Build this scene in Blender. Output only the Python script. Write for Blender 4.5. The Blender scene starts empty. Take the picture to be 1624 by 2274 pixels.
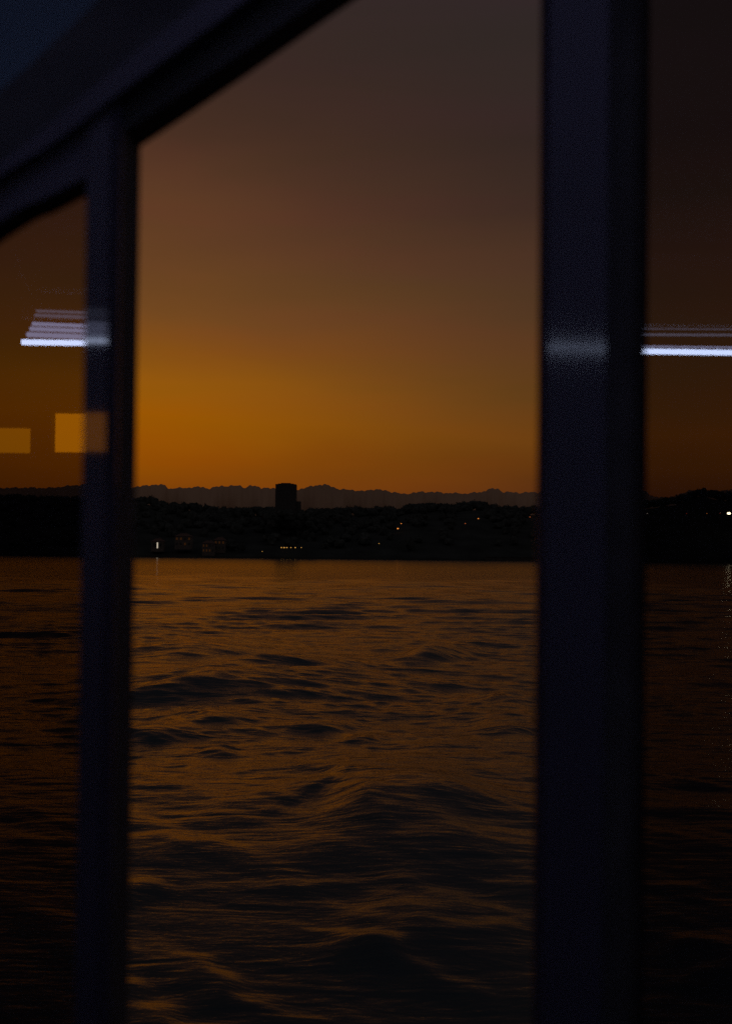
import bpy, bmesh, math, random
import numpy as np
from mathutils import Vector, Matrix

random.seed(7)
rng = np.random.default_rng(11)
S = bpy.context.scene
COL = S.collection

# ------------------------------------------------------------------ camera
CAM = Vector((0.0, 0.0, 4.0))          # eye of the photographer, 4 m above the water
F = 2745.0                             # focal length in photo units (photo seen as 1624 x 2274)
PITCH, ROLL = 0.0180, 0.0108
SHIFT = 43.7                           # rise of the lens, photo units
fw = Vector((0, math.cos(PITCH), math.sin(PITCH)))
up0 = Vector((0, -math.sin(PITCH), math.cos(PITCH)))
r0 = Vector((1, 0, 0))
rt = r0 * math.cos(ROLL) + up0 * math.sin(ROLL)
up = -r0 * math.sin(ROLL) + up0 * math.cos(ROLL)
cam_d = bpy.data.cameras.new("camera")
cam = bpy.data.objects.new("camera", cam_d)
COL.objects.link(cam)
cam.matrix_world = Matrix(((rt.x, up.x, -fw.x, CAM.x), (rt.y, up.y, -fw.y, CAM.y), (rt.z, up.z, -fw.z, CAM.z), (0, 0, 0, 1)))
cam_d.sensor_fit = 'VERTICAL'
cam_d.sensor_height = 36.0
cam_d.lens = 36.0 * F / 2274.0
cam_d.shift_y = SHIFT / 2274.0
cam_d.clip_start = 0.05
cam_d.clip_end = 60000
cam_d.dof.use_dof = True
cam_d.dof.focus_distance = 300.0
cam_d.dof.aperture_fstop = 3.7
S.camera = cam


def ray(px, py):
    return fw + rt * ((px - 812) / F) + up * ((1137 - py + SHIFT) / F)


def at(px, py, Y):
    """point seen at (px, py) lying on the plane y = Y"""
    d = ray(px, py)
    return CAM + d * (Y / d.y)


def on_water(px, py):
    d = ray(px, py)
    return CAM + d * (-CAM.z / d.z)


# ------------------------------------------------------------------ world, exposure
S.view_settings.view_transform = 'Standard'
S.view_settings.look = 'None'
S.view_settings.exposure = 0.0
S.view_settings.gamma = 1.0
S.render.engine = 'CYCLES'
S.cycles.use_denoising = False
S.cycles.max_bounces = 8
S.cycles.transparent_max_bounces = 12
S.cycles.sample_clamp_indirect = 2.0
S.cycles.blur_glossy = 0.2
S.cycles.caustics_reflective = False


def lin(c):
    return tuple((v / 255 / 12.92) if v / 255 <= 0.04045 else ((v / 255 + 0.055) / 1.055) ** 2.4 for v in c)


W = bpy.data.worlds.new("World")
S.world = W
W.use_nodes = True
nt = W.node_tree
nt.nodes.clear()
N = nt.nodes.new
L = nt.links.new
out = N('ShaderNodeOutputWorld')
bg = N('ShaderNodeBackground')
L(bg.outputs[0], out.inputs[0])
tc = N('ShaderNodeTexCoord')
sep = N('ShaderNodeSeparateXYZ')
L(tc.outputs['Generated'], sep.inputs[0])


def math_node(op, a, b=None, tree=None, clamp=False):
    t = tree or nt
    n = t.nodes.new('ShaderNodeMath')
    n.operation = op
    n.use_clamp = clamp
    for i, v in enumerate((a, b)):
        if v is None:
            continue
        if isinstance(v, (int, float)):
            n.inputs[i].default_value = v
        else:
            t.links.new(v, n.inputs[i])
    return n.outputs[0]


def ramp(fac, stops, tree=None, interp='LINEAR'):
    t = tree or nt
    n = t.nodes.new('ShaderNodeValToRGB')
    n.color_ramp.interpolation = interp
    e = n.color_ramp.elements
    while len(e) < len(stops):
        e.new(0.5)
    for k, (p, c) in enumerate(stops):
        e[k].position = p
        e[k].color = (*c, 1)
    t.links.new(fac, n.inputs[0])
    return n.outputs[0]


az = math_node('ARCTAN2', sep.outputs['X'], sep.outputs['Y'])
daz = math_node('ABSOLUTE', math_node('ADD', az, 0.21))
# a slow veil of high cloud bends the bands of colour a little
mp = N('ShaderNodeMapping')
mp.inputs['Scale'].default_value = (3, 3, 11)
L(tc.outputs['Generated'], mp.inputs[0])
nz = N('ShaderNodeTexNoise')
nz.inputs['Scale'].default_value = 1.6
nz.inputs['Detail'].default_value = 4
nz.inputs['Roughness'].default_value = 0.45
L(mp.outputs[0], nz.inputs['Vector'])
wob = math_node('MULTIPLY', math_node('SUBTRACT', nz.outputs['Fac'], 0.5), 0.045)
zz = math_node('ADD', sep.outputs['Z'], wob)
Ls = [(.0, (112, 54, 12)), (.045, (132, 66, 9)), (.075, (146, 78, 2)), (.105, (158, 90, 0)), (.128, (155, 91, 10)),
      (.155, (150, 90, 22)), (.19, (132, 82, 36)), (.223, (120, 75, 40)), (.273, (104, 66, 42)), (.32, (88, 58, 42)),
      (.366, (72, 50, 42)), (.41, (66, 50, 47)), (.55, (46, 42, 45)), (.85, (50, 56, 66))]
Rs = [(.0, (74, 36, 18)), (.045, (86, 44, 20)), (.07, (104, 56, 16)), (.095, (110, 64, 18)), (.128, (104, 65, 26)),
      (.155, (98, 63, 32)), (.19, (90, 60, 36)), (.223, (80, 55, 38)), (.273, (68, 49, 39)), (.32, (60, 44, 41)),
      (.366, (58, 46, 43)), (.41, (56, 45, 45)), (.55, (46, 42, 45)), (.85, (50, 56, 66))]
cl = ramp(zz, [(p, tuple(v * (.68 if .3 < p < .5 else (.76 if p > .15 else .92)) for v in lin(c))) for p, c in Ls])
cr = ramp(zz, [(p, tuple(v * (.74 if .25 < p < .5 else (.84 if p > .12 else .92)) for v in lin(c))) for p, c in Rs])
tfac = N('ShaderNodeMapRange')
tfac.interpolation_type = 'SMOOTHSTEP'
tfac.inputs['From Min'].default_value = 0.0
tfac.inputs['From Max'].default_value = 0.40
L(daz, tfac.inputs['Value'])
mx = N('ShaderNodeMix')
mx.data_type = 'RGBA'
L(tfac.outputs[0], mx.inputs['Factor'])
L(cl, mx.inputs['A'])
L(cr, mx.inputs['B'])
# away from the glow the dusk sky turns to a dim grey mauve
bfac = N('ShaderNodeMapRange')
bfac.interpolation_type = 'SMOOTHSTEP'
bfac.inputs['From Min'].default_value = 0.5
bfac.inputs['From Max'].default_value = 1.6
L(daz, bfac.inputs['Value'])
mb = N('ShaderNodeMix')
mb.data_type = 'RGBA'
L(bfac.outputs[0], mb.inputs['Factor'])
L(mx.outputs['Result'], mb.inputs['A'])
mb.inputs['B'].default_value = (0.048, 0.038, 0.037, 1)
sky = N('ShaderNodeTexSky')
sky.sky_type = 'NISHITA'
sky.sun_disc = False
sky.sun_elevation = math.radians(-3.0)
sky.sun_rotation = -0.21
sky.dust_density = 3.0
sc = N('ShaderNodeVectorMath')
sc.operation = 'SCALE'
sc.inputs['Scale'].default_value = 0.006
L(sky.outputs[0], sc.inputs[0])
ad = N('ShaderNodeVectorMath')
ad.operation = 'ADD'
L(mb.outputs['Result'], ad.inputs[0])
L(sc.outputs[0], ad.inputs[1])
# faint streaks of thin high cloud, slightly greener and rosier by turns
mp2 = N('ShaderNodeMapping')
mp2.inputs['Rotation'].default_value = (0, math.radians(-22), 0)
mp2.inputs['Scale'].default_value = (2.2, 2.2, 15)
L(tc.outputs['Generated'], mp2.inputs[0])
nz2 = N('ShaderNodeTexNoise')
nz2.inputs['Scale'].default_value = 1.3
nz2.inputs['Detail'].default_value = 5
nz2.inputs['Roughness'].default_value = 0.5
nz2.inputs['Distortion'].default_value = 0.4
L(mp2.outputs[0], nz2.inputs['Vector'])
tint = ramp(nz2.outputs['Fac'], [(0.38, (1.05, 0.975, 1.03)), (0.5, (1.0, 1.0, 1.0)), (0.62, (0.95, 0.995, 0.94))])
mul = N('ShaderNodeVectorMath')
mul.operation = 'MULTIPLY'
L(ad.outputs[0], mul.inputs[0])
L(tint, mul.inputs[1])
L(mul.outputs[0], bg.inputs['Color'])
bg.inputs['Strength'].default_value = 1.0


# ------------------------------------------------------------------ materials
def principled(name, col, rough=0.6, spec=0.5, metal=0.0, ior=1.5, noise=None, bump=None, coat=0.0, coat_rough=0.1):
    m = bpy.data.materials.new(name)
    m.use_nodes = True
    t = m.node_tree
    b = t.nodes['Principled BSDF']
    b.inputs['Base Color'].default_value = (*col, 1)
    b.inputs['Roughness'].default_value = rough
    b.inputs['Metallic'].default_value = metal
    b.inputs['IOR'].default_value = ior
    b.inputs['Specular IOR Level'].default_value = spec
    b.inputs['Coat Weight'].default_value = coat
    b.inputs['Coat Roughness'].default_value = coat_rough
    tcx = t.nodes.new('ShaderNodeTexCoord')
    if noise:
        sc_, amt = noise
        n = t.nodes.new('ShaderNodeTexNoise')
        n.inputs['Scale'].default_value = sc_
        n.inputs['Detail'].default_value = 6
        t.links.new(tcx.outputs['Object'], n.inputs['Vector'])
        c0 = tuple(max(0, v * (1 - amt)) for v in col)
        c1 = tuple(min(1, v * (1 + amt)) for v in col)
        r = ramp(n.outputs['Fac'], [(0.3, c0), (0.7, c1)], tree=t)
        t.links.new(r, b.inputs['Base Color'])
    if bump:
        sc_, st, dist = bump
        n = t.nodes.new('ShaderNodeTexNoise')
        n.inputs['Scale'].default_value = sc_
        n.inputs['Detail'].default_value = 4
        t.links.new(tcx.outputs['Object'], n.inputs['Vector'])
        bp = t.nodes.new('ShaderNodeBump')
        bp.inputs['Strength'].default_value = st
        bp.inputs['Distance'].default_value = dist
        t.links.new(n.outputs['Fac'], bp.inputs['Height'])
        t.links.new(bp.outputs[0], b.inputs['Normal'])
    return m


def emitter(name, col, strength):
    m = bpy.data.materials.new(name)
    m.use_nodes = True
    t = m.node_tree
    t.nodes.clear()
    o = t.nodes.new('ShaderNodeOutputMaterial')
    e = t.nodes.new('ShaderNodeEmission')
    e.inputs[0].default_value = (*col, 1)
    e.inputs[1].default_value = strength
    t.links.new(e.outputs[0], o.inputs[0])
    return m


def glass_mat(name, tint, refl):
    m = bpy.data.materials.new(name)
    m.use_nodes = True
    t = m.node_tree
    t.nodes.clear()
    o = t.nodes.new('ShaderNodeOutputMaterial')
    tr = t.nodes.new('ShaderNodeBsdfTransparent')
    tr.inputs[0].default_value = (*tint, 1)
    gl = t.nodes.new('ShaderNodeBsdfGlossy')
    gl.inputs['Roughness'].default_value = 0.0
    gl.inputs['Color'].default_value = (0.92, 0.95, 1, 1)
    mi = t.nodes.new('ShaderNodeMixShader')
    mi.inputs[0].default_value = refl
    t.links.new(tr.outputs[0], mi.inputs[1])
    t.links.new(gl.outputs[0], mi.inputs[2])
    t.links.new(mi.outputs[0], o.inputs[0])
    return m


M = {}
M['paint'] = principled('navy_gloss_paint', (0.054, 0.049, 0.074), rough=0.45, noise=(9, .12), bump=(60, .05, .0003), coat=1.0, coat_rough=0.035)
M['paint_soft'] = principled('navy_satin_paint', (0.054, 0.049, 0.074), rough=0.5, noise=(9, .12), bump=(45, .05, .0004), coat=0.55, coat_rough=0.07)
M['rubber'] = principled('black_rubber', (0.08, 0.08, 0.08), rough=0.85, spec=.15, noise=(20, .2))
M['trim'] = principled('black_trim', (0.07, 0.07, 0.071), rough=0.8, spec=.12, noise=(14, .2), bump=(80, .2, .0008))
M['ceiling'] = principled('pale_blue_lining', (0.07, 0.12, 0.16), rough=0.7, noise=(4, .2), bump=(30, .2, .001))
M['ceiling_dark'] = principled('dark_ceiling_lining', (0.018, 0.018, 0.02), rough=0.9, spec=.1, noise=(3, .2))
M['lining'] = principled('dark_cabin_lining', (0.022, 0.02, 0.022), rough=0.8, spec=.2, noise=(3, .2))
M['deck'] = principled('rubber_deck', (0.03, 0.03, 0.035), rough=0.8, noise=(12, .3), bump=(90, .4, .002))
M['hull'] = principled('white_hull_paint', (0.5, 0.5, 0.5), rough=0.4, noise=(3, .06))
M['steel'] = principled('brushed_steel', (0.5, 0.5, 0.55), rough=0.3, metal=1.0, noise=(40, .1))
M['housing'] = principled('white_lamp_housing', (0.10, 0.10, 0.11), rough=0.5, noise=(10, .05))
M['glass'] = glass_mat('smoked_glass', (0.525, 0.505, 0.535), 0.0)
M['glass_film'] = glass_mat('smoked_glass_inner_film', (0.525, 0.505, 0.535), 0.14)
M['tube'] = emitter('cool_white_tube', (0.60, 0.70, 1.0), 7.5)
M['slat_dim'] = emitter('slat_glow_dim', (0.58, 0.62, 1.0), 1.6)  # emission stands in for tube light reflected off slats, also the weaker one below
M['slat_low'] = emitter('slat_glow_weak', (0.62, 0.66, 1.0), 0.5)
M['fill_glow'] = emitter('blue_fill_glow', (0.50, 0.50, 1.0), 0.8)  # fill light added for the navy faces, no such lamp seen
M['warm_pane'] = emitter('warm_lit_pane', (1.0, 0.31, 0.003), 1.5)
M['warm_pane_dim'] = emitter('warm_lit_pane_dim', (1.0, 0.33, 0.004), .8)
M['concrete'] = principled('concrete', (0.06, 0.06, 0.06), rough=.9, noise=(.4, .2))
M['plaster'] = principled('plaster', (0.13, 0.12, 0.11), rough=.9, noise=(.5, .15))
M['tile'] = principled('roof_tile', (0.10, 0.06, 0.05), rough=.9, noise=(1, .2))
M['darkglass'] = principled('dark_window_glass', (0.01, 0.012, 0.015), rough=.15, noise=(1, .1))
M['soil'] = principled('dark_soil', (0.042, 0.05, 0.05), rough=1, spec=0, noise=(.05, .3))
M['foliage'] = principled('foliage', (0.058, 0.07, 0.07), rough=1.0, spec=0, noise=(.3, .4))
M['cloud'] = principled('cloud', (0.46, 0.32, 0.22), rough=1.0, spec=0, noise=(.0008, .12))
M['rail'] = principled('pale_grey_rail_paint', (0.16, 0.16, 0.18), rough=.8, spec=.1, noise=(5, .05))
M['pole'] = principled('galvanised_pole', (0.2, 0.2, 0.2), rough=.5, metal=.6, noise=(3, .1))
M['orange'] = emitter('sodium_lamp', (1.0, 0.30, 0.05), 1.0)
M['orange_dim'] = emitter('sodium_lamp_dim', (1.0, 0.22, 0.06), 0.35)
M['amber'] = emitter('amber_lamp', (1.0, 0.5, 0.10), 0.6)
M['white_lamp'] = emitter('white_lamp', (1.0, 0.85, 0.65), .5)
M['flood'] = emitter('floodlight_lens', (1.0, 0.9, 0.5), 10.0)
M['redlamp'] = emitter('red_lamp', (1.0, 0.12, 0.06), 0.35)
M['dimwin'] = emitter('dim_lit_window', (1.0, 0.36, 0.10), 0.022)


# ------------------------------------------------------------------ mesh helpers
def obj(name, bm, mat, parent=None, smooth=False, bevel=0.0):
    me = bpy.data.meshes.new(name)
    bmesh.ops.recalc_face_normals(bm, faces=bm.faces)
    if bevel:
        bmesh.ops.bevel(bm, geom=[e for e in bm.edges if e.is_manifold and e.calc_face_angle(0) > 0.5],
                        offset=bevel, segments=3, affect='EDGES', profile=0.5, clamp_overlap=True)
    bm.to_mesh(me)
    bm.free()
    me.materials.append(mat)
    if smooth:
        for p in me.polygons:
            p.use_smooth = True
    o = bpy.data.objects.new(name, me)
    COL.objects.link(o)
    if parent is not None:
        o.parent = parent
        o.matrix_parent_inverse = Matrix.Translation(-parent.location)
    return o


def tag(o, label=None, cat=None, group=None, kind=None):
    if label:
        o['label'] = label
    if cat:
        o['category'] = cat
    if group:
        o['group'] = group
    if kind:
        o['kind'] = kind
    return o


def thing(name, label, cat, loc, group=None):
    o = bpy.data.objects.new(name, None)
    COL.objects.link(o)
    o.location = loc
    o.empty_display_size = 0.2
    return tag(o, label, cat, group)


def box(bm, x0, x1, y0, y1, z0, z1):
    v = [bm.verts.new(p) for p in ((x0, y0, z0), (x1, y0, z0), (x1, y1, z0), (x0, y1, z0),
                                   (x0, y0, z1), (x1, y0, z1), (x1, y1, z1), (x0, y1, z1))]
    for f in ((0, 3, 2, 1), (4, 5, 6, 7), (0, 1, 5, 4), (1, 2, 6, 5), (2, 3, 7, 6), (3, 0, 4, 7)):
        bm.faces.new([v[i] for i in f])


def newbox(*a):
    bm = bmesh.new()
    box(bm, *a)
    return bm


def slab(pts, depth, bm=None):
    """closed outline of points on a plane y = const, given thickness away from the camera"""
    bm = bm or bmesh.new()
    a = [bm.verts.new(p) for p in pts]
    b = [bm.verts.new((p[0], p[1] + depth, p[2])) for p in pts]
    n = len(pts)
    bm.faces.new(a)
    bm.faces.new(b[::-1])
    for i in range(n):
        bm.faces.new((a[i], a[(i + 1) % n], b[(i + 1) % n], b[i]))
    return bm


def prism_v(outline, z0, z1):
    """vertical prism from a plan outline of (x, y)"""
    bm = bmesh.new()
    a = [bm.verts.new((x, y, z0)) for x, y in outline]
    b = [bm.verts.new((x, y, z1)) for x, y in outline]
    n = len(outline)
    bm.faces.new(a)
    bm.faces.new(b[::-1])
    for i in range(n):
        bm.faces.new((a[i], a[(i + 1) % n], b[(i + 1) % n], b[i]))
    return bm


def tube(pts, r, n=12, bm=None, cap=True):
    bm = bm or bmesh.new()
    pts = [Vector(p) for p in pts]
    rings = []
    for i, p in enumerate(pts):
        t = (pts[min(i + 1, len(pts) - 1)] - pts[max(i - 1, 0)]).normalized()
        u = t.cross(Vector((0, 1, 0.01))).normalized() if abs(t.y) < 0.95 else t.cross(Vector((1, 0, 0))).normalized()
        w = t.cross(u)
        rr = r[i] if isinstance(r, (list, tuple)) else r
        rings.append([bm.verts.new(p + (u * math.cos(k * 2 * math.pi / n) + w * math.sin(k * 2 * math.pi / n)) * rr) for k in range(n)])
    for a, b in zip(rings, rings[1:]):
        for k in range(n):
            bm.faces.new((a[k], a[(k + 1) % n], b[(k + 1) % n], b[k]))
    if cap:
        bm.faces.new(rings[0])
        bm.faces.new(rings[-1][::-1])
    return bm


# ================================================================== WATER
def build_water():
    h = CAM.z
    fpx = 1236.0
    rows = []
    ang = 0.62                                         # steepest angle looked down at
    step = 0.42 / fpx
    a = ang
    while a > 0.0036:
        rows.append(h / math.tan(a))
        k = 2.5 if a > 0.39 else (1.0 if a > .085 else .55)
        a -= step * k
    r = np.array([0.5, 2.0, 4.0] + rows + [1300, 2000, 4000, 9000, 20000, 45000])
    half = math.radians(23)
    dense = np.linspace(-half, half, 860)
    outer = np.linspace(half, 2 * math.pi - half, 90)[1:-1]
    th = np.concatenate([dense, outer])
    nr, nc = len(r), len(th)
    R, T = np.meshgrid(r, th, indexing='ij')
    X = R * np.sin(T)
    Y = R * np.cos(T)
    dr = np.gradient(r)[:, None] * np.ones((1, nc))
    dth = np.full(nc, dense[1] - dense[0])
    dth[860:] = outer[1] - outer[0]
    dc = R * dth[None, :]
    Z = np.zeros_like(X)
    DX = np.zeros_like(X)
    DY = np.zeros_like(X)
    # patches of calmer and rougher water
    calm = 0.8 + 0.22 * np.sin(X * .11 + 1.3 + .6 * np.sin(Y * .05)) * np.sin(Y * .083 + .4) + .16 * np.sin(X * .31 - Y * .12)

    def add(lam, ang, slope, ph, far):
        k = 2 * math.pi / lam
        kx, ky = k * math.sin(ang), -k * math.cos(ang)
        samp = np.maximum(dr * abs(math.cos(ang)), dc * abs(math.sin(ang)))
        fade = np.clip((lam / (samp + 1e-9) - 2.2) / 3.0, 0, 1)
        amp = slope / k * fade
        amp = amp * calm
        if far:
            amp = amp * (.2 + .8 * np.clip((R - 16) / 12, 0, 1) + 2.4 * np.clip((R - 35) / 60, 0, 1))
        else:
            amp = amp * (.16 + 1.09 * np.clip((R - 16) / 16, 0, 1))
        arg = kx * X + ky * Y + ph
        # wobble so that crests are short and do not repeat
        arg = arg + 0.9 * np.sin(X * k * .17 + ph * 3.1 + Y * k * .05) + .6 * np.sin(Y * k * .13 - ph * 1.7 - X * k * .09)
        c, s = np.cos(arg), np.sin(arg)
        Z[...] += amp * c
        DX[...] += -amp * s * math.sin(ang) * .8
        DY[...] += amp * s * math.cos(ang) * .8

    n = 70
    for i in range(n):
        u = (i + rng.random()) / n
        lam = 0.13 * (8.5 / 0.13) ** u
        spread = 0.42 if lam < 1 else 0.30
        a_ = rng.normal(0.10, spread)
        sl = 0.019 + 0.009 * math.exp(-((math.log(lam) - math.log(.9)) / .9) ** 2)
        if lam > 2.2:
            sl *= .5
        add(lam, a_, sl, rng.random() * 6.28, lam > 2.2)
    near = np.clip((34 - R) / 20, 0, 1)
    for i in range(26):                                 # wash of the ferry: crests running away to the lower right
        lam = .35 * (3.4 / .35) ** ((i + rng.random()) / 26)
        ang = rng.normal(-0.85, .16)
        k = 2 * math.pi / lam
        samp = np.maximum(dr * .66, dc * .75)
        amp = (.009 + .014 * np.clip((R - 16) / 6, 0, 1)) / k * near * np.clip((lam / samp - 2.2) / 3, 0, 1)
        arg = k * (math.sin(ang) * X - math.cos(ang) * Y) + rng.random() * 6.28
        arg = arg + 1.1 * np.sin(X * k * .11 + i * 3.1 + Y * k * .14)
        Z[...] += amp * np.cos(arg)
    # the larger swells: each is a band of water tilted towards the viewer (+) or away from him (-)
    rise = np.cumsum(np.interp(r, [0, 5, 6, 17.5, 19.5, 22, 34, 40], [0, 0, .075, .060, 0, -.022, -.022, 0]) * np.gradient(r))
    Z += (rise - rise[-1])[:, None]

    def tilt(pix, slope, width):
        P = [on_water(*p) for p in pix]
        e_ = [P[0] * 2 - P[1]] + P + [P[-1] * 2 - P[-2]]
        P = [.5 * ((2 * e_[i]) + (e_[i + 1] - e_[i - 1]) * t + (2 * e_[i - 1] - 5 * e_[i] + 4 * e_[i + 1] - e_[i + 2]) * t * t + (3 * e_[i] - e_[i - 1] - 3 * e_[i + 1] + e_[i + 2]) * t ** 3)
             for i in range(1, len(e_) - 2) for t in (0, .25, .5, .75)] + [P[-1]]
        p0 = np.array([P[0].x, P[0].y])
        e = np.array([P[-1].x - P[0].x, P[-1].y - P[0].y])
        LL = np.hypot(*e)
        e /= LL
        nrm = np.array([-e[1], e[0]])
        if nrm[1] < 0:
            nrm = -nrm
        ps = sorted(((p.x - p0[0]) * e[0] + (p.y - p0[1]) * e[1], (p.x - p0[0]) * nrm[0] + (p.y - p0[1]) * nrm[1]) for p in P)
        sx_ = (X - p0[0]) * e[0] + (Y - p0[1]) * e[1]
        off = np.interp(sx_, [a_[0] for a_ in ps], [a_[1] for a_ in ps])
        sd = (X - p0[0]) * nrm[0] + (Y - p0[1]) * nrm[1] - off
        sd = sd + width * (.30 * np.sin(sx_ * 1.9 / (width + .3) + width * 40) + .25 * np.sin(sx_ * 4.7 / (width + .3) + slope * 90))
        u = np.clip(sx_ / LL, 0, 1)
        taper = np.sin(np.pi * u) ** 1.1
        w = width * (.45 + .55 * taper)
        sg = 1.0 if slope < 0 else -1.0                 # which side is the steep one
        q_ = sd * sg + .75 * w
        prof = np.where(q_ > 0, np.exp(-(q_ / (1.35 * w)) ** 2), np.exp(-(np.abs(q_) / ((2.3 if slope < 0 else 3.2) * w)) ** 1.7))
        Z[...] += abs(slope) * 1.5 * w * prof * taper

    # far and middle distance
    tilt([(150, 1500), (290, 1512), (380, 1535), (480, 1570), (640, 1600)], 0.195, 2.1)
    tilt([(380, 1482), (480, 1488), (600, 1500), (720, 1510)], 0.189, 1.7)
    tilt([(200, 1445), (360, 1452), (560, 1460)], 0.116, 2.0)
    tilt([(840, 1462), (940, 1466), (1040, 1470)], 0.174, 1.7)
    tilt([(200, 1590), (360, 1615), (450, 1645), (540, 1680)], 0.139, 1.0)
    tilt([(150, 1660), (300, 1672), (400, 1690)], 0.174, .6)
    tilt([(600, 1662), (700, 1654), (790, 1652), (850, 1660)], 0.152, .55)
    tilt([(1010, 1655), (1100, 1655), (1260, 1662)], 0.162, .65)
    tilt([(980, 1563), (1100, 1570), (1260, 1575)], 0.145, .9)
    tilt([(860, 1590), (1000, 1600), (1200, 1640)], 0.116, .7)
    tilt([(430, 1712), (480, 1708), (530, 1712)], 0.104, .35)
    tilt([(420, 1640), (500, 1640), (580, 1632)], 0.087, .5)
    tilt([(700, 1692), (780, 1688), (850, 1700)], 0.145, .4)
    # under the window
    tilt([(470, 1772), (600, 1764), (740, 1766), (860, 1800)], .14, .36)
    tilt([(300, 1888), (420, 1875), (600, 1850), (750, 1810), (860, 1880), (1000, 1945), (1150, 1975)], .085, 1.35)
    tilt([(560, 1830), (680, 1800), (760, 1790), (840, 1850), (900, 1915)], .07, .55)
    tilt([(200, 1950), (500, 1950), (800, 1960), (1100, 1970), (1400, 1960)], .055, .9)
    tilt([(740, 1750), (800, 1805), (870, 1895), (935, 1950)], -0.195, .16)
    tilt([(790, 1755), (960, 1800), (1190, 1862), (1300, 1880)], -0.060, .30)
    tilt([(820, 1790), (1000, 1848), (1200, 1892)], .09, .34)
    tilt([(900, 1850), (1050, 1905), (1190, 1930)], -0.105, .17)
    tilt([(930, 1895), (1080, 1940), (1230, 1960)], .06, .3)
    tilt([(200, 1903), (340, 1901), (440, 1907), (600, 1928)], -0.180, .22)
    tilt([(200, 1990), (290, 1989), (400, 1996)], -0.165, .25)
    tilt([(520, 1996), (640, 1994), (740, 1988), (880, 1990)], -0.150, .11)
    tilt([(840, 1978), (940, 2025), (1060, 2072), (1190, 2105), (1330, 2115)], -0.170, .42)
    tilt([(860, 1968), (1000, 2012), (1190, 2048), (1300, 2050)], -0.135, .16)
    tilt([(1040, 1975), (1130, 1990), (1260, 1996)], -0.135, .18)
    tilt([(620, 2042), (740, 2082), (870, 2112), (1000, 2170), (1180, 2215)], -0.255, .17)
    tilt([(740, 2078), (830, 2092), (930, 2130)], -0.120, .2)
    tilt([(320, 2085), (430, 2125), (540, 2193), (650, 2232), (800, 2255)], -0.255, .16)
    tilt([(180, 2172), (290, 2172), (370, 2184)], -0.210, .15)
    tilt([(150, 2190), (290, 2208), (420, 2248), (560, 2290), (640, 2330)], -0.255, .24)
    tilt([(1400, 1990), (1480, 1993), (1580, 1985)], -0.135, .14)
    tilt([(1430, 2122), (1530, 2105), (1680, 2088)], -0.210, .22)
    tilt([(1440, 2172), (1560, 2155), (1700, 2135)], -0.210, .18)
    tilt([(-100, 1900), (60, 1905), (180, 1895)], -0.120, .2)
    fadefar = np.clip((1400 - R) / 400, 0, 1)
    X2 = X + DX * fadefar
    Y2 = Y + DY * fadefar
    Z2 = Z * fadefar
    Z2[:4] = -0.3
    co = np.stack([X2, Y2, Z2], -1).reshape(-1, 3).astype(np.float32)
    idx = np.arange(nr * nc).reshape(nr, nc)
    a_ = idx[:-1, :]
    b_ = idx[1:, :]
    a2 = np.roll(a_, -1, 1)
    b2 = np.roll(b_, -1, 1)
    quads = np.stack([a_, a2, b2, b_], -1).reshape(-1, 4)[:, ::-1]
    # normals up: check below
    me = bpy.data.meshes.new('water')
    nq = len(quads)
    me.vertices.add(len(co))
    me.vertices.foreach_set('co', co.ravel())
    me.loops.add(nq * 4)
    me.loops.foreach_set('vertex_index', quads.ravel().astype(np.int32))
    me.polygons.add(nq)
    me.polygons.foreach_set('loop_start', (np.arange(nq) * 4).astype(np.int32))
    me.polygons.foreach_set('loop_total', np.full(nq, 4, np.int32))
    me.update(calc_edges=True)
    if me.polygons[nq // 2].normal.z < 0:
        me.flip_normals()
    me.polygons.foreach_set('use_smooth', np.ones(nq, bool))
    m = bpy.data.materials.new('sea_water')
    m.use_nodes = True
    t = m.node_tree
    b = t.nodes['Principled BSDF']
    b.inputs['Base Color'].default_value = (0.026, 0.036, 0.040, 1)
    b.inputs['Roughness'].default_value = 0.10
    b.inputs['IOR'].default_value = 1.333
    g = t.nodes.new('ShaderNodeNewGeometry')
    ln = t.nodes.new('ShaderNodeVectorMath')
    ln.operation = 'LENGTH'
    t.links.new(g.outputs['Position'], ln.inputs[0])
    mr = t.nodes.new('ShaderNodeMapRange')             # waves too small to model far out become roughness
    mr.inputs['From Min'].default_value = 60
    mr.inputs['From Max'].default_value = 500
    mr.inputs['To Min'].default_value = 0.09
    mr.inputs['To Max'].default_value = 0.16
    t.links.new(ln.outputs['Value'], mr.inputs['Value'])
    t.links.new(mr.outputs[0], b.inputs['Roughness'])
    nodes = []
    prev = None
    for sc_, sx, dist in ((1.0, .24, .022), (3.2, .24, .008), (9.0, .32, .0028), (24.0, .55, .0014)):
        mpn = t.nodes.new('ShaderNodeMapping')
        mpn.inputs['Scale'].default_value = (sx, 1.0, 1.0)
        mpn.inputs['Rotation'].default_value = (0, 0, 0.10)
        t.links.new(g.outputs['Position'], mpn.inputs[0])
        nn = t.nodes.new('ShaderNodeTexNoise')
        nn.inputs['Scale'].default_value = sc_
        nn.inputs['Detail'].default_value = 3
        nn.inputs['Distortion'].default_value = .6
        t.links.new(mpn.outputs[0], nn.inputs['Vector'])
        bp = t.nodes.new('ShaderNodeBump')
        fa = t.nodes.new('ShaderNodeMapRange')         # sheltered, calmer water under the far shore
        fa.inputs['From Min'].default_value = 220
        fa.inputs['From Max'].default_value = 480
        fa.inputs['To Min'].default_value = 1.0
        fa.inputs['To Max'].default_value = 0.22
        t.links.new(ln.outputs['Value'], fa.inputs['Value'])
        t.links.new(fa.outputs[0], bp.inputs['Strength'])
        fb = t.nodes.new('ShaderNodeMapRange')
        fb.inputs['From Min'].default_value = 12
        fb.inputs['From Max'].default_value = 32
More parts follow.
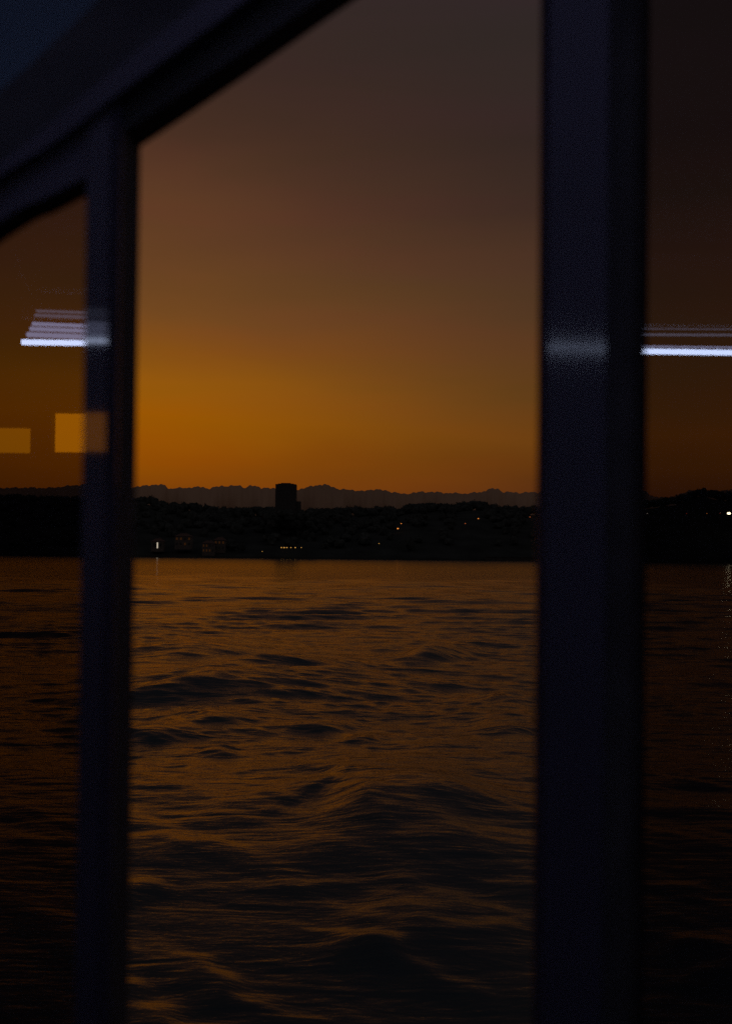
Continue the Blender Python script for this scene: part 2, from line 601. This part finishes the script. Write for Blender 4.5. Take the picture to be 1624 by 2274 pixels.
        fb.inputs['To Min'].default_value = dist * 2.4
        fb.inputs['To Max'].default_value = dist * 4.4
        t.links.new(ln.outputs['Value'], fb.inputs['Value'])
        t.links.new(fb.outputs[0], bp.inputs['Distance'])
        t.links.new(nn.outputs['Fac'], bp.inputs['Height'])
        if prev:
            t.links.new(prev.outputs[0], bp.inputs['Normal'])
        prev = bp
    t.links.new(prev.outputs[0], b.inputs['Normal'])
    me.materials.append(m)
    o = bpy.data.objects.new('water', me)
    COL.objects.link(o)
    tag(o, 'dark choppy sea reflecting the orange dusk sky', kind='structure')


build_water()

# ================================================================== FAR SHORE
SH = 900.0                                              # distance of the far shoreline


def interp(px, pts):
    return float(np.interp(px, [p[0] for p in pts], [p[1] for p in pts]))


land_top = [(-900, 1118), (-400, 1095), (-150, 1092), (0, 1096), (60, 1100), (150, 1104), (240, 1104), (295, 1108), (335, 1103), (353, 1110), (367, 1118), (423, 1118),
            (457, 1121), (492, 1127), (518, 1130), (568, 1127), (609, 1127), (668, 1131), (736, 1131), (742, 1127), (891, 1127), (906, 1119),
            (952, 1117), (1010, 1119), (1017, 1114), (1069, 1115), (1087, 1122), (1137, 1125), (1183, 1126), (1300, 1124), (1437, 1112), (1500, 1104),
            (1527, 1093), (1557, 1083), (1575, 1090), (1624, 1098), (1800, 1095), (2200, 1110), (2700, 1120)]
RIDGE = 1120.0


def build_land():
    bm = bmesh.new()
    cols = list(range(-900, 2701, 15))
    prof = [(0, -2.0), (0.0, 1.3), (.02, 1.4), (.15, .22), (.35, .48), (.6, .74), (.85, .93), (1.0, 1.0), (1.3, .9), (2.5, .2), (3.5, 0)]
    grid = []
    for px in cols:
        top = at(px, interp(px, land_top), RIDGE)
        H = max(8.0, top.z - 7.0)
        xs = top.x / RIDGE
        col = []
        for j, (u, v) in enumerate(prof):
            y = SH + u * (RIDGE - SH)
            if j < 3:
                z = v
            else:
                z = H * v + random.uniform(-.8, .8)
            col.append(bm.verts.new((xs * y, y, z)))
        grid.append(col)
    for a, b in zip(grid, grid[1:]):
        for j in range(len(prof) - 1):
            bm.faces.new((a[j], b[j], b[j + 1], a[j + 1]))
    o = obj('hills', bm, M['soil'], smooth=True)
    tag(o, 'dark low hills of the far shore', kind='structure')


def ground_z(px, Y):
    H = max(8.0, at(px, interp(px, land_top), RIDGE).z - 7.0)
    return H * float(np.interp((Y - SH) / (RIDGE - SH), [0, .02, .15, .35, .6, .85, 1.0], [.1, .12, .22, .48, .74, .93, 1.0]))


def build_woods():
    """crowns of the far wood: ragged clusters of leaf clumps over a rough core"""
    V, Fc = [], []
    # unit core
    bm = bmesh.new()
    bmesh.ops.create_icosphere(bm, subdivisions=2, radius=1)
    core_v = np.array([v.co[:] for v in bm.verts])
    core_f = [[v.index for v in f.verts] for f in bm.faces]
    bm.free()

    def crown(x, y, z, rx, rz):
        base = len(V)
        jit = 1 + rng.normal(0, .13, len(core_v))
        for v, j in zip(core_v, jit):
            V.append((x + v[0] * rx * j, y + v[1] * rx * j, z + v[2] * rz * j))
        for f in core_f:
            Fc.append([base + i for i in f])
        for _ in range(26):
            d = rng.normal(0, 1, 3)
            d /= np.linalg.norm(d)
            if d[2] < -.3:
                d[2] = -d[2]
            c = np.array([x + d[0] * rx * 1.08, y + d[1] * rx * 1.08, z + d[2] * rz * 1.08])
            s = rng.uniform(.35, .9)
            b0 = len(V)
            for _k in range(3):
                V.append(tuple(c + rng.normal(0, s, 3)))
            Fc.append([b0, b0 + 1, b0 + 2])

    px = -860.0
    while px < 2660:
        t = at(px, interp(px, land_top), RIDGE)
        rx = rng.uniform(2.6, 5.2)
        hh = rng.uniform(2.6, 4.6)
        crown(t.x, RIDGE + rng.uniform(-12, 6), t.z - hh + rng.uniform(-1.2, .9), rx, hh)
        px += rng.uniform(5, 11)
    for k in range(46):                                  # a belt of trees hiding the foot of the tower
        px, Y = rng.uniform(592, 692), rng.uniform(965, 1004)
        x = at(px, 1200, Y).x
        top = at(px, 1129 + rng.uniform(0, 5), Y).z
        hh = rng.uniform(3, 4.5)
        crown(x, Y, top - hh - rng.uniform(0, 9), rng.uniform(3.5, 5), hh)
    for k in range(1200):                                 # down the slope and along the water
        px = rng.uniform(-700, 2400)
        Y = SH + 12 + (RIDGE - SH - 20) * rng.random() ** .8
        g = ground_z(px, Y)
        x = at(px, 1200, Y).x
        if keep_clear(px, Y):
            continue
        hh = rng.uniform(2.2, 4.2)
        crown(x, Y, g + hh * .8, rng.uniform(2.6, 5), hh)
    me = bpy.data.meshes.new('woods')
    me.from_pydata(V, [], Fc)
    me.materials.append(M['foliage'])
    o = bpy.data.objects.new('woods', me)
    COL.objects.link(o)
    tag(o, 'dark mass of trees covering the far shore', 'woods', kind='stuff')


CLEAR = [(300, 500, 60), (570, 680, 20), (820, 860, 60), (1070, 1200, 40), (870, 905, 190), (950, 980, 190), (1020, 1075, 200), (1165, 1185, 200), (1425, 1630, 240)]


def keep_clear(px, Y):
    return any(a < px < b and Y - SH < c for a, b, c in CLEAR)


build_land()
build_woods()

# quay wall along the water
q = bmesh.new()
p0, p1 = at(1078, 1230, SH - 6), at(1260, 1230, SH - 6)
box(q, p0.x, p1.x, SH - 6, SH + 2, -2, 2.6)
box(q, p0.x - .3, p1.x + .3, SH - 6.4, SH + 2.2, 2.6, 3.0)
tag(obj('quay', q, M['concrete']), 'low pale concrete quay at the water line of the far shore', 'quay')

# tower block -------------------------------------------------------
TY = 1010.0
tl, trr = at(611, 1100, TY).x, at(656.5, 1100, TY).x
ttop = at(633, 1075, TY).z
tb = thing('tower_block', 'tall dark apartment tower rising alone above the far shore trees', 'tower', ((tl + trr) / 2, TY, 8))
wb = newbox(tl, trr, TY, TY + 15, 8, ttop)
obj('wall', wb, M['concrete'], tb)
pw = bmesh.new()
wd = trr - tl
box(pw, tl + wd * .26, tl + wd * .72, TY + 3, TY + 11, ttop, ttop + 1.1)
box(pw, tl + wd * .12, tl + wd * .88, TY + 1.2, TY + 13, ttop, ttop + .5)
obj('roof_plant_room', pw, M['concrete'], tb)
ann = bmesh.new()
box(ann, trr + .01, trr + 3.8, TY + 2, TY + 12, 8, at(660, 1113, TY).z)
obj('annex', ann, M['concrete'], tb)
fl = 3.1
k = 0
z = 12.0
while z < ttop - 3:
    for j in range(5):
        xa = tl + wd * (.07 + j * .185)
        wbm = newbox(xa, xa + wd * .12, TY - .08, TY + .03, z, z + 1.5)
        obj('window', wbm, M['darkglass'], tb)
    z += fl
    k += 1


# houses ------------------------------------------------------------
def house(px, py_base, Y, w, hgt, d, lit, label, roof='hip', litmat='dimwin', rows=2, colsn=4):
    b0 = at(px, py_base, Y)
    x, z = b0.x, b0.z
    t = thing('waterfront_house', label, 'house', (x, Y, z), 'houses on the far shore')
    obj('wall', newbox(x - w / 2, x + w / 2, Y, Y + d, z - 2, z + hgt), M['plaster'], t)
    bm = bmesh.new()
    e = .5
    a = [bm.verts.new(p) for p in ((x - w / 2 - e, Y - e, z + hgt), (x + w / 2 + e, Y - e, z + hgt), (x + w / 2 + e, Y + d + e, z + hgt), (x - w / 2 - e, Y + d + e, z + hgt))]
    rr = [bm.verts.new((x - w * .22, Y + d / 2, z + hgt + 2.2)), bm.verts.new((x + w * .22, Y + d / 2, z + hgt + 2.2))]
    bm.faces.new(a[::-1])
    bm.faces.new((a[0], a[1], rr[1], rr[0]))
    bm.faces.new((a[1], a[2], rr[1]))
    bm.faces.new((a[2], a[3], rr[0], rr[1]))
    bm.faces.new((a[3], a[0], rr[0]))
    roofo = obj('roof', bm, M['tile'], t)
    ch = newbox(x + w * .1, x + w * .1 + .7, Y + d * .5, Y + d * .5 + .7, z + hgt + 1, z + hgt + 3.1)
    obj('chimney', ch, M['plaster'], roofo)
    sp = w / colsn
    for r_ in range(rows):
        for c_ in range(colsn):
            xa = x - w / 2 + sp * (c_ + .28)
            za = z + hgt * (r_ + .3) / rows
            on = (r_, c_) in lit
            fr = bmesh.new()
            box(fr, xa - .1, xa + sp * .44 + .1, Y - .06, Y + .02, za - .1, za + hgt / rows * .46 + .1)
            wo = obj('window', fr, M['plaster'], t)
            obj('pane', newbox(xa, xa + sp * .44, Y - .09, Y - .05, za, za + hgt / rows * .46), M[litmat] if on else M['darkglass'], wo)
    return t


allw = {(r_, c_) for r_ in range(3) for c_ in range(6)}
house(406, 1214, SH + 8, 12, 7.6, 9, {(1, 0), (1, 1), (1, 3), (0, 2)}, 'house with dim orange windows right of the bright white doorway')
house(462, 1228, SH + 4, 9, 7, 9, {(0, 0), (0, 1), (1, 1), (1, 0), (0, 2)}, 'dim orange lit house low at the water, left of its taller neighbour')
house(487, 1222, SH + 12, 8, 7.5, 9, {(1, 0), (1, 1), (1, 2)}, 'dim lit house set back from the water, second to the right of the doorway', colsn=3)
hs = house(349, 1219, SH + 6, 9, 5.5, 8, set(), 'single dark house with one narrow bright white doorway', rows=1, colsn=2)
pdr = at(349.5, 1211, SH + 5.8)
obj('door', newbox(pdr.x - .45, pdr.x + .45, SH + 5.78, SH + 5.9, pdr.z - 2.1, pdr.z + 2.1), M['white_lamp'], hs)


def street_lamp(px, py, Y, mat, label, r=.45, name='street_lamp', group='lamps on the far shore', arm=1.0, hp=None):
    c = at(px, py, Y)
    gz = c.z - (hp or 7.0)
    t = thing(name, label, 'lamp', (c.x, Y, gz), group)
    bm = tube([(c.x, Y + arm, gz), (c.x, Y + arm, c.z + .2), (c.x, Y + arm * .7, c.z + .8), (c.x, Y + .05, c.z + .85)], [.16, .1, .09, .08], 8)
    obj('pole', bm, M['pole'], t, smooth=True)
    hd = newbox(c.x - r * 1.2, c.x + r * 1.2, Y - .3, Y + .5, c.z + r * .62, c.z + .8 + r * .3)
    obj('lamp_head', hd, M['pole'], t)
    gb = bmesh.new()
    bmesh.ops.create_uvsphere(gb, u_segments=12, v_segments=8, radius=r, matrix=Matrix.Translation((c.x, Y, c.z)) @ Matrix.Diagonal((1.25, 1, .8, 1)))
    obj('lamp_glass', gb, mat, t, smooth=True)
    return t


row = [(624.5, .42), (630.5, .5), (636.5, .42), (645.5, .36), (655.3, .42), (668.5, .3)]
words_ = ['first amber waterfront lamp from the left, below the tower', 'second amber waterfront lamp from the left, below the tower',
          'third amber waterfront lamp from the left, below the tower', 'fourth amber waterfront lamp from the left, standing in the gap',
          'fifth amber waterfront lamp from the left, below the right tower edge', 'rightmost and dimmest amber waterfront lamp below the tower']
for (px, r_), w_ in zip(row, words_):
    street_lamp(px, 1216, SH + 1.5, M['amber'], w_, r=r_, group='amber lamps in a row along the waterfront', hp=4.5)
street_lamp(582, 1224.5, SH + 1.5, M['amber'], 'low amber lamp standing alone left of the row by the water', r=.25, hp=3)
street_lamp(841, 1207, SH + 4, M['amber'], 'small yellow lamp alone near the water right of the tower', r=.3, hp=5)
hill = [(882.7, 1173.7, .6, 'orange', 'brighter lower lamp of the close orange pair on the hillside'),
        (890, 1162.7, .36, 'orange', 'fainter upper lamp of the close orange pair on the hillside'),
        (960.5, 1159, .5, 'orange', 'left lamp of the two touching orange lamps halfway up the hill'),
        (967.5, 1159, .55, 'orange', 'right lamp of the two touching orange lamps halfway up the hill'),
        (1032, 1162.5, .4, 'orange_dim', 'very faint orange lamp between the touching lamps and the upper one'),
        (1061, 1151.6, .42, 'orange', 'highest orange lamp on the hillside, right of centre'),
        (1175.5, 1148, .4, 'orange_dim', 'faint red orange lamp beside the thick right pillar')]
for px, py, r_, mt, w_ in hill:
    street_lamp(px, py, SH + 90 if py > 1160 else SH + 130, M[mt], w_, r=r_, group='orange lamps on the hillside', hp=9)
for px, r_, mt, w_ in ((1435.6, .38, 'white_lamp', 'small white lamp at the pillar edge behind the right pane'), (1523, .3, 'redlamp', 'faint red lamp alone behind the right pane, second from the pillar'),
                       (1568, .32, 'orange', 'small orange lamp behind the right pane, third from the pillar'), (1597, .28, 'redlamp', 'tiny red lamp just left of the floodlight')):
    street_lamp(px, 1140.3, SH + 60, M[mt], w_, r=r_, hp=10)
street_lamp(1616.8, 1140, SH + 50, M['flood'], 'bright yellow white floodlight at the right edge', r=1.15, name='floodlight', hp=14)


# cloud bank ---------------------------------------------------------
cloud_top = [(-1200, 1095), (-500, 1088), (-150, 1085), (0, 1083), (100, 1084), (150, 1080), (200, 1075), (240, 1079), (295, 1082), (335, 1077), (367, 1078), (375, 1086), (408, 1083), (449, 1082),
             (463, 1086), (492, 1079), (533, 1079), (545, 1084), (556, 1079), (580, 1083), (609, 1085), (661, 1088), (682, 1083), (692, 1079), (703, 1077), (720, 1076.5), (730, 1079), (742, 1083), (754, 1088), (783, 1088), (804, 1091), (829, 1087), (860, 1091), (894, 1097), (937, 1093), (983, 1094), (1035, 1097), (1068, 1093), (1083, 1087), (1092, 1085), (1106, 1086),
             (1115, 1093), (1152, 1095), (1183, 1093), (1300, 1090), (1431, 1091), (1452, 1105), (1497, 1103), (1527, 1090), (1700, 1088), (2100, 1092), (3000, 1098)]
CY = 9000.0


def build_cloud():
    bm = bmesh.new()
    cols = np.arange(-1200, 3000, 2.5)
    nv = 9
    ph = rng.random(8) * 6.28
    grid = []
    for px in cols:
        puff = sum(abs(math.sin(px / s + ph[i])) * a_ for i, (s, a_) in enumerate(((31, 1.2), (13, 2.2), (6.1, 2.2), (3.3, 1.5))))
        p = at(px, interp(px, cloud_top) + 4.0 - puff, CY)
        H = p.z
        bul = 1 + .25 * math.sin(px / 23 + 1) + .15 * math.sin(px / 9.1)
        col = []
        for j in range(nv):
            u = j / (nv - 1)
            a_ = u * math.pi
            z = -30 + (H + 30) * math.sin(a_) ** .7 if 0 < j < nv - 1 else -30
            y = CY - math.cos(a_) * 420 * bul
            col.append(bm.verts.new((p.x * y / CY, y, z * (y / CY) if j < nv // 2 else z)))
        grid.append(col)
    for a_, b_ in zip(grid, grid[1:]):
        for j in range(nv - 1):
            bm.faces.new((a_[j], b_[j], b_[j + 1], a_[j + 1]))
    o = obj('cloud_bank', bm, M['cloud'], smooth=True)
    tag(o, 'long low bank of grey mauve cloud on the horizon', kind='structure')


build_cloud()

# ================================================================== CABIN OF THE FERRY
DECK = CAM.z - 1.6
YP = 1.25                                               # plane of the window wall
ZT = CAM.z + 1.30                                       # ceiling
ZS = CAM.z - 0.86                                       # sill
RW = -3.6                                               # rear wall


def X_at(px, Y):
    return (px - 812) / F * Y                           # upright things: x of the picture column at eye level (roll handled by the camera)


def xcol(px, Y):
    """world x of an upright edge seen at column px at the horizon row"""
    return at(px, 1230, Y).x


# structure around
tag(obj('deck', newbox(-4.2, 4.2, RW - .1, YP + .32, DECK - .1, DECK), M['deck']), 'dark rubber deck of the ferry cabin', kind='structure')
tag(obj('ceiling', newbox(-4.2, 4.2, RW - .1, YP + .1, ZT, ZT + .08), M['ceiling_dark']), 'dark cabin ceiling', kind='structure')
tag(obj('wall_left', newbox(-4.28, -4.2, RW - .1, YP + .1, DECK, ZT), M['lining']), 'dark cabin side wall', kind='structure')
tag(obj('wall_right', newbox(4.2, 4.28, RW - .1, YP + .1, DECK, ZT), M['lining']), 'dark cabin side wall', kind='structure')
tag(obj('wall_front', newbox(-4.2, 4.2, YP + .0, YP + .09, DECK, ZS - .04), M['lining']), 'low wall under the cabin windows', kind='structure')
tag(obj('window_sill', newbox(-4.2, 4.2, YP - .06, YP + .13, ZS - .04, ZS), M['trim'], bevel=.006), 'black sill under the cabin windows', kind='structure')
tag(obj('wall_hull', newbox(-6, 6, YP + .33, YP + .5, -0.6, DECK + .02), M['hull']), 'white hull side below the cabin', kind='structure')


# rear wall with two lit windows
def mirror(px, py, y, plane=YP + .02):
    """point at depth y behind the viewer that is seen at (px, py) by reflection in the window wall"""
    v = at(px, py, 2 * plane - y)
    return Vector((v.x, y, v.z))


rwl = [(-75, 945, 66, 1006, 'warm_pane_dim', 'low warm lit window in the rear cabin wall, left one in the pane reflection'),
       (114, 913, 330, 1006, 'warm_pane', 'taller warm lit window in the rear cabin wall, right one in the pane reflection')]
holes = []
for x0, y0, x1, y1, mt, lb in rwl:
    a = mirror(x0, y0, RW)
    b = mirror(x1, y1, RW)
    holes.append((a.x, b.x, b.z, a.z, mt, lb))
bm = bmesh.new()
xs = [-4.2, holes[0][0], holes[0][1], holes[1][0], holes[1][1], 4.2]
for i in range(5):
    if i in (1, 3):
        h_ = holes[0 if i == 1 else 1]
        box(bm, xs[i], xs[i + 1], RW - .08, RW, DECK, h_[2])
        box(bm, xs[i], xs[i + 1], RW - .08, RW, h_[3], ZT)
    else:
        box(bm, xs[i], xs[i + 1], RW - .08, RW, DECK, ZT)
tag(obj('wall_back', bm, M['lining']), 'dark rear wall of the cabin', kind='structure')
for x0, x1, z0, z1, mt, lb in holes:
    t = thing('cabin_window', lb, 'window', ((x0 + x1) / 2, RW, z0), 'lit windows of the rear cabin wall')
    obj('pane', newbox(x0 + .004, x1 - .004, RW - .06, RW - .05, z0 + .004, z1 - .004), M[mt], t)
    fr = bmesh.new()
    for a_ in ((x0 - .03, x0, RW + .001, RW + .012, z0 - .03, z1 + .03), (x1, x1 + .03, RW + .001, RW + .012, z0 - .03, z1 + .03),
               (x0, x1, RW + .001, RW + .012, z0 - .03, z0), (x0, x1, RW + .001, RW + .012, z1, z1 + .03)):
        box(fr, *a_)
    obj('frame', fr, M['rubber'], t)

# long tube lamp hung behind the viewer ------------------------------
LY = -2.60
la = mirror(46, 758, LY)
lb_ = mirror(1800, 784, LY)
lamp = thing('ceiling_lamp', 'long cool white tube lamp mirrored as a bright line in both panes', 'lamp', (la.x, LY, la.z))
r_t = .0118
zt = (la.z + lb_.z) / 2
zl, zr = la.z, lb_.z
print('lamp z', zl, zr, 'x', la.x, lb_.x)
obj('tube', tube([(la.x, LY, zl), (lb_.x, LY, zr)], r_t, 14), M['tube'], lamp, smooth=True)
hb = bmesh.new()
box(hb, la.x, lb_.x, LY - .03, LY + .02, max(zl, zr) + .10, max(zl, zr) + .14)
obj('housing', hb, M['housing'], lamp)
for xx in (la.x + .3, (la.x + lb_.x) / 2, lb_.x - .3):
    obj('hanger', tube([(xx, LY - .04, max(zl, zr) + .14), (xx, LY - .04, ZT)], .006, 8), M['steel'], lamp)
    obj('bracket', newbox(xx - .01, xx + .01, LY - .03, LY - .02, min(zl, zr), max(zl, zr) + .10), M['housing'], lamp)


def slat_glow_strip(pa, pb, y, r_, mt, lb):  # self-glowing strips in place of lamp light reflected by ceiling slats
    a, b = mirror(*pa, y), mirror(*pb, y)
    t = thing('slat_glow', lb, 'lamp', tuple(a), 'glow strips for the lamp reflected in ceiling slats')
    obj('tube', tube([a, b], r_, 10), M[mt], t, smooth=True)
    for f_ in (.04, .96):
        p = a.lerp(b, f_)
        obj('hanger', tube([(p.x, p.y, p.z + r_), (p.x, p.y, ZT)], .004, 6), M['steel'], t)


LL = [((57, 741), (262, 749), -2.52, .0105, 'slat_dim', 'dim glow strip for a slat reflection, mirrored directly above the bright line in the left pane'),
      ((64, 728), (262, 736), -2.46, .0085, 'slat_dim', 'second dim glow strip for a slat reflection, above the bright line in the left pane'),
      ((69, 717), (262, 725), -2.40, .0075, 'slat_dim', 'third dim glow strip for a slat reflection, above the bright line in the left pane'),
      ((74, 698), (262, 705), -2.32, .006, 'slat_low', 'faint fourth glow strip for a slat reflection, mirrored in the left pane'),
      ((78, 688), (262, 695), -2.26, .005, 'slat_low', 'very faint top glow strip for a slat reflection, mirrored in the left pane'),
      ((1400, 767), (1800, 772), -2.50, .0035, 'slat_dim', 'dim glow strip for a slat reflection, mirrored directly above the bright line in the right pane'),
      ((1400, 741), (1800, 743), -2.40, .0045, 'slat_low', 'faint thin glow strip for a slat reflection, mirrored well above the bright line in the right pane'),
      ((1400, 728), (1800, 730), -2.34, .002, 'slat_low', 'faintest top glow strip for a slat reflection, mirrored in the right pane')]
for a_ in LL:
    slat_glow_strip(*a_)

# bent steel grab rail mirrored faintly in the left pane
gy = -2.85
rail_px = [(32, 470), (33, 560), (36, 595), (42, 615), (52, 629), (68, 637), (95, 640), (150, 642), (300, 650)]
gr = obj('grab_rail', tube([mirror(px, py, gy) for px, py in rail_px], .018, 10), M['rail'], smooth=True)
tag(gr, 'bent pale grab rail mirrored faintly in the left pane', 'grab rail')

# added blue fill panel, out of view, brightening the posts and beam
pn = thing('added_fill_panel', 'unseen bluish fill panel added under the cabin ceiling above the viewer', 'lamp', (0, .22, ZT))
obj('diffuser', newbox(-1.5, 1.5, 0, .45, ZT - .03, ZT - .012), M['fill_glow'], pn)
fb = bmesh.new()
for a_ in ((-1.54, -1.5, -.04, .49, ZT - .035, ZT - .001), (1.5, 1.54, -.04, .49, ZT - .035, ZT - .001), (-1.5, 1.5, -.04, 0, ZT - .035, ZT - .001), (-1.5, 1.5, 0.45, .49, ZT - .035, ZT - .001)):
    box(fb, *a_)
obj('frame', fb, M['housing'], pn)


# ---- left post: glossy face, chamfer, deep black side
def vcol(px, Y):
    return xcol(px, Y)


lp = thing('window_post', 'narrow navy post with a glossy face left of the open window', 'post', (vcol(230, YP), YP, ZS))
xL, xM, xC = vcol(180, YP), vcol(231, YP), vcol(252, YP)
ztopL = at(230, 200, YP).z
obj('face', prism_v([(xL, YP), (xM, YP), (xM, YP + .02), (xL, YP + .02)], ZS, ztopL), M['paint'], lp)
obj('chamfer', prism_v([(xM + .0005, YP + .0005), (xC, YP + .012), (xC, YP + .02), (xM + .0005, YP + .02)], ZS, ztopL), M['paint_soft'], lp)
obj('seal', prism_v([(xL + .012, YP + .021), (xC + .001, YP + .021), (xC + .001, YP + .110), (xL + .012, YP + .110)], ZS, ztopL), M['rubber'], lp)

# ---- right post: wide, nearer
YR = YP - .003
rp = thing('window_pillar', 'wide navy pillar with a black seal right of the open window', 'pillar', (vcol(1270, YR), YR, ZS))
ra, rb = vcol(1194, YR), vcol(1341, YR)
ztopR = ZT
obj('face', prism_v([(ra, YR + .01), (ra + .008, YR), (rb, YR), (rb, YR + .02), (ra, YR + .02)], ZS, ztopR), M['paint_soft'], rp)
obj('core', prism_v([(ra * 1.02 + .003, YR + .021), (rb + .001, YR + .021), (rb + .001, YR + .14), (ra * 1.13 + .006, YR + .14)], ZS, ztopR), M['trim'], rp)
rc = vcol(1438, YR + .06)
obj('seal', prism_v([(rb + .0015, YR + .012), (rc, YR + .07), (rc, YR + .12), (rb + .0015, YR + .12)], ZS, ztopR), M['rubber'], rp)

# ---- further posts outside the picture, for the wall to stand on
for px, nm in ((-900, 'navy post at the far left end of the window wall'), (2500, 'navy post at the far right end of the window wall')):
    tt = thing('window_post', nm, 'post', (vcol(px, YP), YP, ZS))
    obj('face', newbox(vcol(px, YP), vcol(px + 60, YP), YP, YP + .02, ZS, ZT if px > 0 else CAM.z + .12), M['paint'], tt)
    obj('seal', newbox(vcol(px, YP) + .001, vcol(px + 80, YP), YP + .021, YP + .1, ZS, ZT if px > 0 else CAM.z + .12), M['rubber'], tt)


# ---- curved roof beam: outlines in the window wall plane
def curve(pts, n=28):
    """smooth curve (Catmull-Rom) through picture points"""
    o = []
    P = [Vector(p) for p in pts]
    P = [P[0] * 2 - P[1]] + P + [P[-1] * 2 - P[-2]]
    for i in range(1, len(P) - 2):
        for k in range(6):
            t = k / 6
            o.append(.5 * ((2 * P[i]) + (-P[i - 1] + P[i + 1]) * t + (2 * P[i - 1] - 5 * P[i] + 4 * P[i + 1] - P[i + 2]) * t * t + (-P[i - 1] + 3 * P[i] - 3 * P[i + 1] + P[i + 2]) * t ** 3))
    o.append(P[-2])
    return [(v.x, v.y) for v in o]


def band(upper, lower, Y, depth, back=False):
    """strip between two curves; each cross-section shares the column of its upper point"""
    U, Lw = curve(upper), curve(lower)
    bm = bmesh.new()
    n = min(len(U), len(Lw))
    A = [(at(*U[i], Y), at(*Lw[i], Y + (depth if back else 0)) - Vector((0, depth if back else 0, 0))) for i in range(n)]
    rows_ = []
    for u, l in A:
        rows_.append([bm.verts.new(u), bm.verts.new(l), bm.verts.new(l + Vector((0, depth, 0))), bm.verts.new(u + Vector((0, depth, 0)))])
    for a_, b_ in zip(rows_, rows_[1:]):
        for k in range(4):
            bm.faces.new((a_[k], b_[k], b_[(k + 1) % 4], a_[(k + 1) % 4]))
    bm.faces.new(rows_[0])
    bm.faces.new(rows_[-1][::-1])
    return bm


E0 = [(-900, 900), (-400, 520), (0, 200), (110, 102), (215, 0), (420, -220), (700, -560)]       # edge of the ceiling lining
E1 = [(-900, 900), (-400, 620), (0, 360), (180, 215), (310, 110), (448, 0), (760, -260), (1200, -640)]
E2 = [(-900, 930), (-400, 650), (0, 392), (125, 312), (250, 217), (398, 108), (545, 0), (850, -230), (1300, -560)]
E3 = [(-900, 1010), (-400, 700), (0, 430), (125, 355), (300, 318), (540, 160), (785, 0), (1200, -270), (1700, -600)]
E0b = [(-900, 900), (-400, 520), (0, 200), (110, 102), (215, 0), (420, -220), (620, -430), (820, -640)]
beam = thing('roof_beam', 'curved navy and black roof beam sloping down across the upper left', 'beam', (at(200, 200, YP).x, YP, at(200, 200, YP).z))
obj('cover', band(E0b, E1, YP - .006, .05), M['trim'], beam)
E2a = [(-900, 935), (-400, 650), (0, 391), (125, 312), (250, 217), (398, 108), (545, 0), (850, -230)]
obj('rail', band(E1, E2a, YP - .012, .04), M['paint_soft'], beam)
# black lower flange with the deep underside above the opening (from the post to the upper right)
E2o = [(212, 245), (250, 217), (398, 108), (545, 0), (850, -230), (1300, -560)]
E3o = [(212, 388), (302, 332), (520, 186), (780, 6), (1200, -275), (1700, -610)]
obj('flange', band(E2o, E3o, YP + .022, .06, True), M['rubber'], beam)
# head of the left window: narrow black gap, navy face, black seal
G0 = [(-900, 930), (-400, 655), (0, 390), (110, 322), (246, 222)]
G1 = [(-900, 960), (-400, 680), (0, 405), (110, 338), (246, 250)]
G2 = [(-900, 1060), (-400, 770), (0, 492), (100, 440), (200, 388)]
G3 = [(-900, 1090), (-400, 745), (0, 528), (100, 474), (210, 415)]
hd = beam
obj('head_gap', band(G0, G1, YP + .012, .03), M['rubber'], hd)
G1b = [(-900, 960), (-400, 680), (0, 405), (110, 338), (236, 252)]
G2b = [(-900, 1060), (-400, 770), (0, 492), (100, 440), (195, 391)]
obj('head_frame', band(G1b, G2b, YP + .0045, .03), M['paint_soft'], hd)
obj('head_seal', band(G2, G3, YP + .010, .05, True), M['rubber'], hd)

# gable panel above the beam, part of the ceiling lining
gp = curve([(-900, 900), (-400, 520), (0, 200), (110, 102), (215, 0), (420, -220), (620, -430), (820, -640)])
pts = [at(px, py + 12, YP + .005) for px, py in gp]
zt_ = ZT - .002
pts = [p for p in pts if p.z < zt_]
outl = pts + [Vector((pts[-1].x, YP + .005, zt_)), Vector((-4.19, YP + .005, zt_)), Vector((-4.19, YP + .005, pts[0].z))]
tag(obj('wall_gable', slab(outl, .02), M['ceiling']), 'pale blue lining above the roof beam', kind='structure')

# ---- panes: left, right (smoked glass); the middle window is open
xg = vcol(183, YP)
lo = [at(px, py, YP + .03) for px, py in [(-900, 1075), (-400, 735), (0, 512), (100, 457), (196, 405)]]
outl = lo + [Vector((xL + .011, YP + .03, lo[-1].z)), Vector((xL + .011, YP + .03, ZS)), Vector((lo[0].x, YP + .03, ZS))]
g1 = obj('window_pane', slab(outl, .005), M['glass'])
tag(g1, 'smoked glass pane left of the narrow post', 'window pane')
g2 = obj('window_pane', newbox(vcol(1443, YP), vcol(2500, YP), YP + .03, YP + .035, ZS, ZT), M['glass'])
tag(g2, 'smoked glass pane right of the wide pillar', 'window pane')

for g_ in (g1, g2):                                     # the reflecting film is on the inner face only
    g_.data.materials.append(M['glass_film'])
    for p_ in g_.data.polygons:
        if abs(p_.normal.y) > .9 and p_.center.y < YP + .032:
            p_.material_index = 1
